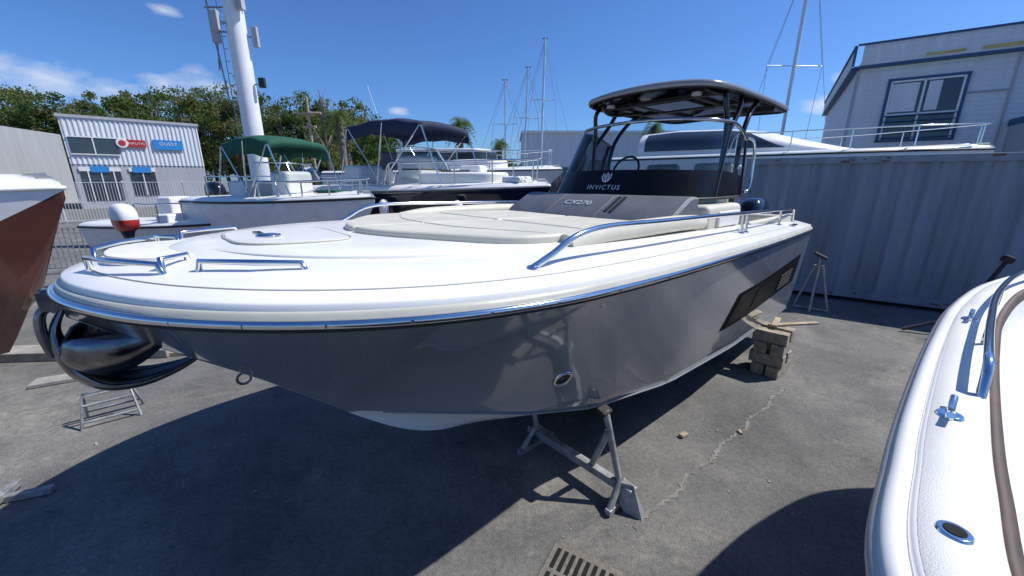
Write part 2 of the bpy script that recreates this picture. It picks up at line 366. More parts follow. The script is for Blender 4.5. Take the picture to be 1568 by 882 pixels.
wp=catmull([(5.0,.88),(4.6,.90),(4.25,.89),(3.98,.80),(3.80,.50),(3.74,0)],6)
wpl=[(p[0],p[1]) for p in wp]; wpl=wpl+[(x,-y) for x,y in wpl[-2::-1]]
zb=2.05
def wrow(f):
    out=[]
    for x,y in wpl:
        zt=2.79-.03*(y/.85)**2-.14*max(0,(x-4.3)/.7)**1.6
        z=zb+(zt-zb)*f; out.append((x+.42*(z-zb)/.74*(1-.6*max(0,(x-4.1)/.9)),y*(1-.07*f),z))
    return out
FR=.36
loft('windshield_base_panel',[wrow(f) for f in(0,.12,.24,FR)],M['blackw'],BT)
loft('windshield_glass',[wrow(f) for f in(FR,.5,.7,.85,1.0)],M['glass'],BT)
tube('windshield_top_frame',wrow(1.0),.017,M['steeld'],BT)
tube('windshield_bottom_seal',wrow(0.0),.014,M['blackm'],BT)
for j in (0,11,len(wpl)-12,len(wpl)-1):
    tube('windshield_post',[wrow(f)[j] for f in(.0,.31,.6,1)],.014 if j in(0,len(wpl)-1) else .010,M['blackm'],BT)
wn=Vector((-.87,0,.49))
def wx(z): return 3.74+.42*(z-zb)/.74
text('panel_lettering','INVICTUS',.072,(wx(2.145)-.012,0,2.145),(0,-1,0),wn,M['letter'],BT,sp=1.3)
def ep(y,z): return (wx(z)-.014,y,z)
ez=2.24
tube('panel_emblem',[[ep(-.045,ez+.040),ep(-.05,ez),ep(-.03,ez-.03),ep(0,ez-.04),ep(.03,ez-.03),ep(.05,ez),ep(.045,ez+.040)],[ep(0,ez+.05),ep(0,ez-.04)],[ep(-.022,ez+.035),ep(-.024,ez-.02)],[ep(.022,ez+.035),ep(.024,ez-.02)]],.006,M['letter'],BT,multi=True)
ht=[(4.28,0),(4.30,.45),(4.38,.70),(4.6,.80),(5.2,.84),(6.1,.82),(6.65,.74),(6.82,.5),(6.86,0)]
hp=rp(ht,6); hpoly=hp+[(x,-y) for x,y in hp[-2:0:-1]]
def hrow(e,z):
    return [(5.55+(x-5.55)*(1-e/1.28),y*(1-e/.83),z+.05*(1-(y/.84)**2)) for x,y in hpoly]
rowsT=[hrow(.60,3.155),hrow(.3,3.15),hrow(.08,3.12),hrow(.01,3.095),hrow(0,3.065),hrow(.01,3.045),hrow(.035,3.035),hrow(.045,3.055),hrow(.2,3.07),hrow(.6,3.08)]
loft('hardtop',rowsT,[M['topgrey'],M['blackm'],M['black']],BT,closed=True,cap=True,mi_row=[0,0,0,0,0,1,2,2,2])
boxes('hardtop_ribs',[((.08,1.35,.04),(4.75,0,3.06)),((.08,1.45,.04),(5.5,0,3.065)),((.08,1.35,.04),(6.3,0,3.06)),((1.6,.06,.04),(5.5,.35,3.075)),((1.6,.06,.04),(5.5,-.35,3.075))],M['blackm'],BT,.008)
box('skylight_frame',(.5,.5,.02),(5.1,0,3.055),M['win'],BT,.006)
for s in(-1,1):
    tube('hardtop_strut',[[(4.62,s*.78,2.05),(4.66,s*.78,2.75),(4.62,s*.75,3.0),(4.72,s*.72,3.08)],[(5.0,s*.80,1.9),(5.05,s*.79,2.6),(5.35,s*.75,2.95),(5.6,s*.72,3.07)],[(4.66,s*.78,2.62),(4.95,s*.77,2.9),(5.05,s*.74,3.06)]],.025,M['black'],BT,smooth=5,multi=True)
    tube('hardtop_gusset',[[(4.5,s*.6,3.06),(4.9,s*.74,3.01),(5.4,s*.6,3.06)]],.018,M['black'],BT,smooth=5,multi=True)
for y in(-.5,.5): cyl('spot_light',.05,.045,.03,(4.55,y,3.025),M['letter'],BT)
tube('grab_handle',[(4.95,-.92,2.1),(5.02,-.94,2.12),(5.06,-.94,2.35),(5.03,-.92,2.6),(4.98,-.88,2.63)],.014,M['steel'],BT,smooth=5)
for s in(-1,1):
    def gp(x,dz,e=.19): return (x,s*(ng(x)-e),zr(x)+.095+dz)
    pr=[gp(1.55,0),gp(1.66,.05),gp(1.80,.12),gp(1.98,.155),gp(2.6,.165),gp(3.4,.17),gp(4.4,.17),gp(5.4,.17),gp(6.15,.165),gp(6.38,.15),gp(6.43,.0)]
    tube('side_rail',pr,.0155,M['steel'],BT,smooth=6)
    for x in(4.15,4.28,5.6): tube('rail_stanchion',[gp(x,0),gp(x,.168)],.012,M['steel'],BT)
    for x in(1.55,4.15,4.28,5.6): cyl('rail_foot',.028,.024,.01,gp(x,0),M['steel'],BT)
    z0=1.890
    def br(x,e,h): return (x,s*e,z0-.03*x+h)
    tube('bow_rail',[[br(.12,.12,-.01),br(.12,.14,.035),br(.20,.32,.04),br(.33,.48,.038),br(.34,.49,0)],[br(.34,.44,0),br(.34,.43,.050),br(.42,.35,.050),br(.43,.34,.0)],[br(.44,.55,0),br(.45,.56,.050),br(.60,.70,.050),br(.74,.79,.048),br(.76,.80,0)]],.012,M['steel'],BT,multi=True)
    box('pop_up_cleat',(.2,.05,.02),(5.9,s*(ng(5.9)-.10),zr(5.9)+.085),M['steel'],BT,.009)
slab('bow_step',rp([(.16,0),(.18,.14),(.28,.27),(.46,.28),(.50,0),(.46,-.28),(.28,-.27),(.18,-.14),(.16,0)],4)[:-1],1.88,1.928,M['nonskid'],BT,.005,zf)
box('bow_roller',(.22,.07,.035),(.06,0,1.775),M['anchor'],BT,.012)
for s in(-1,1): box('roller_cheek',(.12,.006,.08),(.0,s*.04,1.745),M['anchor'],BT,.003)
def ribbon(name,path,wid,curl,m,th=.014,n=9,k=8):
    P=catmull(path,k); Wd=catmull([(a,0) for a in wid],k); rows=[]
    cen=np.array((.20,0,1.58))
    for i,p in enumerate(P):
        a=P[max(0,i-1)];b=P[min(len(P)-1,i+1)]; t=(b-a)/np.linalg.norm(b-a)
        inn=cen-p; inn-=t*inn.dot(t); inn/=np.linalg.norm(inn)+1e-6; sd=np.cross(t,inn); w_=Wd[i][0]
        rows.append([tuple(p+sd*w_*u+inn*curl*w_*u*u) for u in np.linspace(-1,1,n)])
    o=loft(name,rows,m,BT); q=o.modifiers.new('s','SOLIDIFY'); q.thickness=th; return o
ribbon('anchor_crown',[(-.01,0,1.72),(-.06,0,1.62),(-.07,0,1.52),(-.04,0,1.40),(.04,0,1.31),(.17,0,1.28),(.32,0,1.31),(.44,0,1.37)],[.03,.045,.08,.12,.13,.11,.06,.008],.45,M['anchor'])
for s in(-1,1):
    ribbon('anchor_claw',[(-.05,s*.02,1.50),(-.03,s*.09,1.48),(.03,s*.17,1.48),(.14,s*.21,1.50),(.27,s*.20,1.55),(.38,s*.16,1.61)],[.06,.10,.11,.10,.06,.008],.5,M['anchor'])
tube('anchor_shank',[(.14,0,1.74),(.02,0,1.74),(-.06,0,1.70),(-.08,0,1.62),(-.07,0,1.5)],.018,M['anchor'],BT,smooth=6)
tube('bow_eye',[(.56+.032*math.sin(a),0,1.17+.032*math.cos(a)) for a in np.linspace(0,2*math.pi,20)],.007,M['anchor'],BT)
def hullpatch(name,x0,x1,zl,zh,m,s,proud,nx=24,nz=5,skew=.12):
    rows=[]
    for j in range(nz+1):
        r=[]
        for i in range(nx+1):
            f=i/nx; g=j/nz
            xx=x0+(x1-x0)*f+skew*g*(1-f)
            z=(zl(xx)*(1-g)+zh(xx)*g); r.append((xx,s*(nside(xx,z)+proud),z))
        rows.append(r)
    return loft(name,rows,m,BT)
for s in(-1,1):
    hullpatch('hull_window_surround',3.88,6.38,lambda x:.925+.012*(x-4),lambda x:1.265+.022*(x-4),M['winsat'],s,.004)
    hullpatch('hull_window_recess',3.96,6.32,lambda x:.95+.012*(x-4),lambda x:1.24+.022*(x-4),M['winglo'],s,.009)
    hullpatch('hull_window_glass',4.5,5.3,lambda x:1.0,lambda x:1.20+.016*(x-4),M['winglo'],s,.014,skew=.05)
    hullpatch('hull_window_vent',5.4,6.0,lambda x:1.01,lambda x:1.21+.016*(x-4),M['winsat'],s,.014,skew=.05)
    tube('hull_window_louvres',[[(x,s*(nside(x,1.03+.035*k_)+.020),1.03+.038*k_) for x in np.linspace(5.42,5.98,6)] for k_ in range(5)],.006,M['rope'],BT,multi=True,res=1)
    tt=[];tt2=[]
    for a in np.linspace(0,2*math.pi,25):
        for k_,L2 in((1,tt),(.6,tt2)):
            x=2.10+.045*k_*math.cos(a); z=1.0+.055*k_*math.sin(a); L2.append((x,s*(nside(x,z)+.004),z))
    tube('hull_eye_fitting',tt,.012,M['steel'],BT); tube('hull_eye_inner',tt2,.012,M['blackm'],BT)
    tube('spray_rail',[(x,s*(min(nc(x),ng(x))+.003),zc(x)-.004) for x in np.linspace(1.25,6.65,30)],.007,M['grayhull'],BT)
box('swim_platform',(.55,2.0,.08),(6.95,0,.98),M['gel'],BT,.03)
def outboard(parent,x,y,z,mc,mstripe,sc=1):
    rows=[]
    for zz,a,b,dx in((0,.20,.14,.02),(.06,.27,.17,0),(.15,.29,.18,0),(.22,.30,.185,0),(.36,.29,.18,.01),(.46,.25,.15,.03),(.51,.17,.10,.05),(.525,.06,.04,.06)):
        rows.append([(x+dx*sc+a*sc*np.sign(math.cos(t))*abs(math.cos(t))**.7,y+b*sc*np.sign(math.sin(t))*abs(math.sin(t))**.7,z+zz*sc) for t in np.linspace(0,2*math.pi,33)[:-1]])
    loft('outboard_cowl',rows,[mc,mstripe],parent,closed=True,cap=True,mi_row=[1,1,1,0,0,0,0,0] if mstripe is M['red'] else [0]*8)
    rows=[]
    for zz,a,b,dx in((.02,.17,.12,.0),(-.15,.13,.07,.02),(-.5,.11,.045,.05),(-.75,.12,.03,.06)):
        rows.append([(x+dx*sc+a*sc*math.cos(t),y+b*sc*math.sin(t),z+zz*sc) for t in np.linspace(0,2*math.pi,25)[:-1]])
    loft('outboard_leg',rows,M['blackm'],parent,closed=True,cap=True)
    box('cavitation_plate',(.4*sc,.2*sc,.012),(x+.1*sc,y,z-.62*sc),M['blackm'],parent,.005)
    rows=[[(x-.14*sc+dx*sc,y+r*sc*math.cos(t),z-.78*sc+r*sc*math.sin(t)) for t in np.linspace(0,2*math.pi,17)[:-1]] for dx,r in((0,.01),(.06,.05),(.2,.06),(.36,.05),(.42,.02))]
    loft('gearcase',rows,M['blackm'],parent,closed=True,cap=True)
    for k in range(3):
        a=k*2.094; box('propeller_blade',(.02,.07*sc,.15*sc),(x+.25*sc,y+.09*sc*math.sin(a),z-.78*sc+.09*sc*math.cos(a)),M['steeld'],parent,.008,(-a,R(0),R(25)))
for y in(-.42,.42): 
    outboard(BT,7.0,y,1.44,M['navy'],M['navy'])
    for sg in(-1,1): text('cowl_lettering','SUZUKI',.13,(6.98,y+sg*.190,1.70),(1,0,0) if sg<0 else (-1,0,0),(0,sg,0),M['letter'],BT)
# ---------------------------------------------------------------- supports
def b2w(x,y,z=0):
    c,s=math.cos(R(42)),math.sin(R(42)); return (-1.88+x*c-y*s,1.58+x*s+y*c,z)
ST=empty('boat_stand',b2w(2.42,-.85),R(42))
box('base_beam',(.06,1.0,.06),(0,.0,.14),M['galv'],ST,.006)
boxes('feet',[((.34,.045,.045),(0,-.42,.03)),((.40,.05,.05),(0,.42,.03))],M['galv'],ST,.006)
tube('posts',[[(0,-.40,.14),(0,-.24,.66)],[(0,-.15,.14),(0,-.27,.5)],[(.15,-.42,.03),(0,-.40,.2)],[(-.15,-.42,.03),(0,-.40,.2)],[(.17,.42,.03),(0,.42,.2)],[(-.17,.42,.03),(0,.42,.2)],[(0,.40,.12),(0,.45,.30)]],.024,M['galv'],ST,multi=True,res=1)
mesh('foot_plate',[(-.03,-.60,.0),(.03,-.60,.0),(.05,-.47,.0),(.05,-.34,.18),(-.05,-.34,.18),(-.05,-.47,.0),(0,-.5,.20)],[(0,1,2,3,4,5),(0,1,6),(1,2,6),(2,3,6),(3,4,6),(4,5,6),(5,0,6)],M['galv'],ST)
box('rubber_pad',(.10,.08,.03),(0,-.23,.655),M['rope'],ST,.01,(R(20),0,0))
for xx in(3.6,6.0):
    KB=empty('keel_support',b2w(xx,0),R(42)); boxes('beams',[((.3,.9,.165),(0,0,.083))],M['block'],KB,.008)
TB=empty('timber_block_stack',(3.06,4.24,0),R(42))
l=[]
for k,zz in enumerate((.07,.205,.34,.475)):
    o_=.016*(k%2)
    if k%2==0: l+=[((.40,.13,.13),(o_,-.08,zz),R(2*k-3)),((.40,.13,.13),(-o_,.085,zz),R(1-k))]
    else: l+=[((.13,.34,.13),(-.12,0+o_,zz),R(k)),((.13,.34,.13),(.1,o_,zz),R(-k))]
boxes('blocks',l,M['block'],TB,.008)
box('plank',(.62,.06,.025),(.26,-.1,.555),M['wood'],TB,.004,(0,0,R(-35)))
box('plank_lower',(.34,.06,.025),(.10,.04,.582),M['wood'],TB,.004,(0,0,R(8)))
# ---------------------------------------------------------------- ground details
DG=empty('drain_grate',(.38,1.67,0),R(-30))
box('frame',(.46,.40,.006),(0,0,.006),M['iron'],DG,.002)
h=[]
for r_ in range(2):
    for k in range(9): h.append(((.024,.14,.003),(-.185+k*.046,-.085+r_*.17,.0105)))
boxes('slots',h,M['hole'],DG)
a=np.array((.80,2.05));b=np.array((3.0,3.85)); dd=(b-a)/np.linalg.norm(b-a); nn_=np.array((-dd[1],dd[0]))
vs=[]
for i in range(121):
    p=a+(b-a)*i/120+nn_*(.02*math.sin(i*.25)+.008*rng.normal()); wv=.006+.016*rng.random(); vs+=[(*(p-nn_*wv),.004),(*(p+nn_*(.006+.014*rng.random())),.004)]
mesh('pavement_joint',vs,[(2*i,2*i+2,2*i+3,2*i+1) for i in range(120)],M['joint'])
V=[];F=[]
for i in range(420):
    x,y=rng.uniform(-4,4.5),rng.uniform(1.6,6); r=rng.uniform(.002,.007)*(1 if rng.random()<.97 else 2)
    v,f=boxvf(r*2,r*1.4,r,(x,y,r*.4),rng.random()*3); n=len(V);V+=v;F+=[tuple(i_+n for i_ in q) for q in f]
mesh('gravel',V,F,M['concrete'])
box('wood_offcut',(.08,.045,.03),(1.52,3.0,.017),M['wood'],None,.004,(0,0,.5))
box('wood_offcut',(.05,.03,.02),(2.05,3.05,.012),M['wood'],None,.004,(0,0,1.5))
box('timber_plank',(1.5,.16,.05),(-4.3,4.72,.03),M['wood'],None,.006,(0,0,R(12)))
box('timber_plank',(.9,.2,.04),(-4.9,4.1,.025),M['concrete'],None,.006,(0,0,R(28)))
box('kerb',(5.0,.28,.12),(-6.9,4.55,.06),M['concrete'],None,.015,(0,0,R(4)))
SL=empty('folding_trestle',(-3.82,3.3,0),R(38))
tube('frame',[[(-.2,-.12,0),(-.16,-.02,.28),(.16,-.02,.28),(.2,-.12,0)],[(-.2,.14,0),(-.16,.02,.29),(.16,.02,.29),(.2,.14,0)],[(-.19,-.1,.06),(.19,-.1,.06)],[(-.19,.12,.07),(.19,.12,.07)],[(-.17,-.05,.2),(.17,-.05,.2)]],.012,M['galv'],SL,multi=True)
BR=empty('boat_stand',(-3.5,2.3,0),R(20))
boxes('feet',[((.35,.05,.05),(0,0,.03)),((.05,.3,.05),(-.1,0,.05))],M['galv'],BR,.006)
tube('post',[(-.1,0,.05),(-.16,0,.22)],.025,M['galv'],BR)
# ---------------------------------------------------------------- generic boats
def gboat(name,loc,ang,Ln,B,zk0,zs,side,bottom=M['white'],deckm=M['gel'],sheer=.12,stripe=None,stem=.32,pp=1.5):
    e=empty(name,(loc[0],loc[1],0),ang)
    hf=[(0,0),(.02,.10),(.08,.32),(.18,.6),(.32,.84),(.5,.97),(.7,1.0),(1,.93)]
    hf=[(a*Ln,b*B/2) for a,b in hf]; P=catmull([(x,y) for x,y in hf[::-1]]+[(x,-y) for x,y in hf[1:]],6)
    cols=[]
    for x,y in P:
        f=x/Ln; s=1 if y>=0 else -1; g=abs(y); zg=zs+sheer*(1-f)**2
        K=zk0+(zg-.1-zk0)*max(0,1-f/stem)**pp; c=g*float(np.interp(f,[0,.1,.35,1],[.05,.35,.8,.88])); Zc=max(K+.01,zk0+.35+.25*(1-f)**2)
        col=[(x,0,K),(x,s*c*.5,(K+Zc)/2),(x,s*c,Zc)]
        for k in range(1,7): t=k/6; col.append((x,s*(c+(g-c)*t**1.1),Zc+(zg-Zc)*t))
        col+= [(x+.02*(f<.1),s*max(0,g-.04),zg+.06),(x+.05*(f<.2),s*max(0,g-.16),zg+.09)]
        xc=x+.1*(f<.1); col+=[(xc,s*max(0,g-.2)*.5,zg+.12 if f<.5 else zg+.1),(xc,0,zg+.14 if f<.5 else zg+.1)]
        cols.append(col)
    rows=list(map(list,zip(*cols)))
    loft('hull',rows,[bottom,side,deckm,stripe or side],e,mi_row=[0,0,1,1,1,1,3,3,2,2,2,2])
    V=cols[0]+cols[-1][::-1]; mesh('transom',V,[tuple(range(len(V)))],side,e)
    tube('rub_rail',[c[8] for c in cols],.022,M['blackm'] if side is M['white'] or side is M['gel'] else M['gel'],e)
    return e,(lambda f,ins=.12:(f*Ln,float(np.interp(f*Ln,[p[0] for p in P[:len(P)//2+1]][::-1],[abs(p[1]) for p in P[:len(P)//2+1]][::-1]))-ins,zs+sheer*(1-f)**2+.09))
def bowrail(e,fn,f0,f1,h,m=M['steel'],r=.014):
    fs=np.linspace(f0,f1,9); L_=[]
    pts=[(fn(f)[0],-fn(f)[1],fn(f)[2]+h) for f in fs[::-1]]+[(fn(f0)[0]-.12,0,fn(f0)[2]+h)]+[(fn(f)[0],fn(f)[1],fn(f)[2]+h) for f in fs]
    pts=[(pts[0][0]+.15,pts[0][1],pts[0][2]-h)]+pts+[(pts[-1][0]+.15,pts[-1][1],pts[-1][2]-h)]
    L_.append([tuple(p) for p in catmull(pts,4)])
    for f in fs[::2]:
        for s in(-1,1): a=fn(f); L_.append([(a[0],s*a[1],a[2]),(a[0],s*a[1],a[2]+h)])
    tube('bow_rail',L_,r,m,e,multi=True,res=2)
def bimini(e,x0,x1,w,z,m,zbase,feet,drop=.22):
    rows=[]
    for i in range(17):
        f=i/16; x=x0+(x1-x0)*f; zz=z+.10*math.sin(math.pi*f)+.012*math.cos(f*6*math.pi)
        r=[]
        for u in np.linspace(-1,1,17):
            au=abs(u); yy=w*math.sin(min(au/.8,1)*math.pi/2)*np.sign(u) if au<.8 else w*np.sign(u); dz=-.10*(min(au/.8,1))**2.5-(drop*max(0,(au-.8)/.2))
            r.append((x,yy,zz+dz))
        rows.append(r)
    rows=[[(p[0],p[1],p[2]-.14) for p in rows[0]]]+rows+[[(p[0],p[1],p[2]-.14) for p in rows[-1]]]
    o=loft('bimini_canopy',rows,m,e); sd=o.modifiers.new('s','SOLIDIFY'); sd.thickness=.012
    L_=[]
    for s in(-1,1):
        zz=z-.10
        L_+=[[(feet,s*w,zbase),(x0+.05,s*w,zz)],[(feet,s*w,zbase),(x1-.05,s*w,zz)],[(feet+.1,s*w,zbase),((x0+x1)/2,s*w,zz+.08)],[(x0+.02,s*w,zz),(x0-.35,s*w*.95,zbase)],[(x1-.02,s*w,zz),(x1+.35,s*w*.95,zbase)]]
    tube('bimini_frame',L_,.014,M['steel'],e,multi=True,res=2)
def screen(e,x,w,z0,z1,rake=.3,m=M['glass'],wrap=.5):
    base=catmull([(x+wrap,-w),(x+.12,-w*.85),(x,0),(x+.12,w*.85),(x+wrap,w)],5)
    rows=[[(p[0]+rake*f,p[1]*(1-.1*f),z0+(z1-z0)*f) for p in base] for f in(0,.5,1)]
    loft('windscreen',rows,m,e); tube('windscreen_frame',rows[-1],.014,M['steel'],e,res=2); tube('windscreen_base',rows[0],.016,M['blackm'],e,res=2)
e,fn=gboat('bimini_motorboat',(.75,8.0),R(157),6.2,2.3,.7,1.96,M['navy'],stripe=M['navy'])
bowrail(e,fn,.05,.5,.42); bimini(e,2.3,4.2,.92,3.31,M['navyc'],2.1,3.4)
hc=rp([(.9,0),(1.1,.4),(1.7,.65),(2.6,.75)],4)
slab('cabin_trunk',hc+[(x,-y) for x,y in hc[::-1][:-1]],2.0,2.34,M['gel'],e,.06)
box('console',(.6,.8,.5),(3.1,0,2.45),M['gel'],e,.09); screen(e,2.5,.7,2.4,2.85,.3)
box('seat',(.5,1.2,.4),(4.5,0,2.3),M['white'],e,.08); box('seat_back',(.1,.5,.4),(3.9,0,2.6),M['padg'],e,.04)
boxes('deck_cushions',[((.5,.35,.16),(1.7,0,2.4)),((.4,.7,.12),(.7,0,2.2))],M['white'],e,.05)
box('cabin_hatch',(.4,.4,.04),(1.9,0,2.36),M['win'],e,.01)
for fx in(.25,.5,.7):
    a=fn(fx,0); rows=[[(a[0]+r*math.cos(t),a[1]+.12+r*math.sin(t),1.35+z) for t in np.linspace(0,6.283,13)[:-1]] for z,r in((0,.02),(.05,.09),(.4,.1),(.46,.03))]; loft('fender',rows,M['white'],e,closed=True,cap=True)
tube('radio_antenna',[(3.4,.5,2.6),(3.9,.5,4.1)],.006,M['white'],e)
outboard(e,6.5,0,2.0,M['black'],M['letter'])
e,fn=gboat('bimini_motorboat',(-2.45,7.15),R(155),4.4,1.9,.6,1.76,M['white'])
bowrail(e,fn,.05,.45,.25); bimini(e,1.75,3.15,.62,2.90,M['greenc'],1.9,2.5,.25)
box('console',(.5,.6,.5),(2.1,0,2.1),M['gel'],e,.08); screen(e,1.7,.55,2.15,2.5,.2); box('seat',(.5,1.0,.35),(3.1,0,2.0),M['white'],e,.07)
box('hatch_cover',(.5,.35,.05),(1.0,0,1.98),M['greenc'],e,.02)
tube('grab_rails',[[(1.6,-.7,1.85),(1.6,-.7,2.25),(3.6,-.75,2.25),(3.6,-.75,1.85)],[(1.6,.7,1.85),(1.6,.7,2.25),(3.6,.75,2.25),(3.6,.75,1.85)]],.014,M['steel'],e,multi=True)
outboard(e,4.7,0,1.7,M['black'],M['letter'],.85)
e,fn=gboat('cabin_motorboat',(1.6,13.0),R(165),8.0,2.8,.8,2.38,M['white'])
bowrail(e,fn,.05,.5,.5)
cab=[(1.8,0),(2.1,.7),(3.0,.95),(5.2,1.0)]; cp=rp(cab,4); cp=cp+[(x,-y) for x,y in cp[::-1][:-1]]
slab('cabin',cp,2.45,2.8,M['white'],e,.08); slab('cabin_glazing',[(.55+x*.9,y*.93) for x,y in cp],2.79,3.05,M['win'],e,.05); slab('cabin_roof',[(.8+x*.87,y*.95) for x,y in cp],3.05,3.14,M['white'],e,.04)
e,fn=gboat('moored_motorboat',(-4.42,3.98),R(192),7,2.5,.42,1.98,M['brown'],bottom=M['brown'],sheer=.14,stripe=M['white'],stem=.13,pp=1.1)
bowrail(e,fn,.2,.5,.3)
KB3=empty('keel_support',(-6.4,3.6,0),R(10)); boxes('beams',[((.3,.8,.2),(0,0,.1)),((.3,.5,.21),(0,0,.305))],M['block'],KB3,.008)
e=empty('outboard_motor',(-6.55,6.7,0),R(150)); outboard(e,0,0,1.36,M['white'],M['red'],.85)
tube('stand',[[(-.3,-.3,0),(-.1,0,.9),(-.3,.3,0)],[(.35,-.3,0),(.1,0,.9),(.35,.3,0)],[(-.1,0,.9),(.1,0,.9),(-.1,0,1.34)]],.025,M['galv'],e,multi=True)
e,fn=gboat('small_dinghy',(-5.3,8.2),R(170),3.6,1.5,.5,1.25,M['white']); box('bench',(.3,1.2,.25),(1.6,0,1.4),M['white'],e,.04)
box('console',(.35,.5,.5),(1.9,0,1.6),M['white'],e,.05)
bowrail(e,fn,.05,.6,.35)
e,fn=gboat('motor_yacht',(10.7,9.2),R(180-33.5),9.0,3.0,.9,2.75,M['white'],sheer=.1)
bowrail(e,fn,.03,.55,.45,r=.014)
rows=[]
CX=[1.9,2.6,3.4,4.3,5.2,6.6,7.6]; CH=[.25,.55,.8,.98,1.05,1.05,1.0]; CZ=[2.86,2.98,3.18,3.44,3.58,3.62,3.56]
for x in np.linspace(1.9,7.6,24):
    hw=np.interp(x,CX,CH); zt=np.interp(x,CX,CZ)
    rows.append([(x,hw*math.cos(a),2.78+(zt-2.78)*max(0,math.sin(a))**.55) for a in np.linspace(0,math.pi,31)])
loft('coachroof',rows,M['white'],e)
def sidewin(s):
    rows=[]
    for g in np.linspace(0,1,6):
        r=[]
        for x in np.linspace(3.9,7.4,30):
            zt=float(np.interp(x,CX,CZ)); hw=float(np.interp(x,CX,CH))
            z0_=2.98;z1_=z0_+ (zt-.10-z0_)*min(1,(x-3.9)/.9+.05); z=z0_+(z1_-z0_)*g
            sn=((z-2.78)/(zt-2.78))**(1/.55); cs=math.sqrt(max(0,1-sn*sn)); r.append((x,s*(hw*cs+.03),z+.01))
        rows.append(r)
    loft('cabin_side_window',rows,M['win'],e)
sidewin(1);sidewin(-1)
# ---------------------------------------------------------------- right foreground boat
RB=empty('white_motorboat',(0,0,0))
oc=catmull([(.30,-3.2),(.30,-1.2),(.36,-.2),(.44,.2),(.60,.5),(.86,.76),(1.14,1.01),(1.65,1.44),(2.2,1.87),(2.86,2.29),(3.55,2.56),(4.3,2.5),(4.75,2.1),(4.95,1.4),(5.0,.2),(5.0,-3.2)],8)
def off2(P,e):
    out=[]
    for i in range(len(P)):
        a=P[max(0,i-1)];b=P[min(len(P)-1,i+1)]; t=(b-a)/np.linalg.norm(b-a); out.append(P[i]+np.array((t[1],-t[0]))*e)
    return out
def rr2(e,z): return [(q[0],q[1],z) for q in off2(oc,e)]
loft('hull',[rr2(.55,.35),rr2(.30,.7),rr2(.12,1.1),rr2(.02,1.5),rr2(0,1.55)],M['gel'],RB)
loft('gunwale',[rr2(.006,1.55),rr2(-.008,1.560),rr2(-.008,1.578),rr2(.003,1.588)],M['cream'],RB)
loft('side_deck',[rr2(.003,1.588),rr2(.006,1.600),rr2(.016,1.608),rr2(.034,1.611),rr2(.036,1.603),rr2(.041,1.603),rr2(.043,1.612),rr2(.05,1.614)],M['gel'],RB)
loft('side_deck_inner',[rr2(.05,1.614),rr2(.052,1.6165),rr2(.09,1.618),rr2(.138,1.6155),rr2(.140,1.612),rr2(.150,1.612),rr2(.156,1.606)],M['nonskid'],RB)
loft('teak_edge',[rr2(.156,1.606),rr2(.160,1.609),rr2(.178,1.60),rr2(.182,1.55)],M['teak'],RB)
loft('inner_liner',[rr2(.182,1.56),rr2(.190,1.47),rr2(.21,1.45),rr2(.40,1.44),rr2(.42,1.42),rr2(.44,.95),rr2(.8,.93),rr2(1.1,.93)],M['gel'],RB)
mesh('cockpit_floor',[(.5,-3.2,.92),(4.8,-3.2,.92),(4.6,2.0,.92),(3,1.6,.92),(1.4,.5,.92)],[(0,1,2,3,4)],M['nonskid'],RB)
mesh('transom',[(.32,-3.2,.35),(4.98,-3.2,.35),(4.98,-3.2,1.6),(.32,-3.2,1.6)],[(0,1,2,3)],M['gel'],RB)
op=off2(oc,.135)
i0,i1=8*6+2,8*11
rl=[(op[i][0],op[i][1],1.70) for i in range(i0,i1)]
rl=[(rl[0][0]-.03,rl[0][1]-.03,1.61),(rl[0][0]-.015,rl[0][1]-.015,1.67)]+rl
tube('deck_rail',rl,.0115,M['steel'],RB)
for i in range(i0+6,i1,9): tube('rail_post',[(op[i][0],op[i][1],1.61),(op[i][0],op[i][1],1.70)],.009,M['steel'],RB)
def cleat(x,y,a,z=1.616):
    cyl('cleat_base',.028,.024,.008,(x,y,z),M['steel'],RB)
    tube('cleat_horns',[(x-.065*math.cos(a),y-.065*math.sin(a),z+.030),(x-.03*math.cos(a),y-.03*math.sin(a),z+.022),(x+.03*math.cos(a),y+.03*math.sin(a),z+.022),(x+.065*math.cos(a),y+.065*math.sin(a),z+.030)],.008,M['steel'],RB,smooth=4)
    for d_ in(-.022,.022): cyl('cleat_stem',.009,.008,.022,(x+d_*math.cos(a),y+d_*math.sin(a),z),M['steel'],RB)
cm_=off2(oc,.085)
p=cm_[8*5+6]; cleat(p[0],p[1],R(40)); p=cm_[8*7+4]; cleat(p[0],p[1],R(38))
cm_=off2(oc,.095); p=cm_[8*4+3]; cyl('rod_holder_rim',.025,.022,.006,(p[0],p[1],1.616),M['steel'],RB); cyl('rod_holder_hole',.015,.015,.002,(p[0],p[1],1.6215),M['hole'],RB)
KB4=empty('keel_support',(2.8,-.5,0)); boxes('beams',[((1.6,.4,.3),(0,0,.15)),((1.2,.4,.5),(0,0,.55)),((1.0,.35,.11),(0,0,.86))],M['block'],KB4,.008)
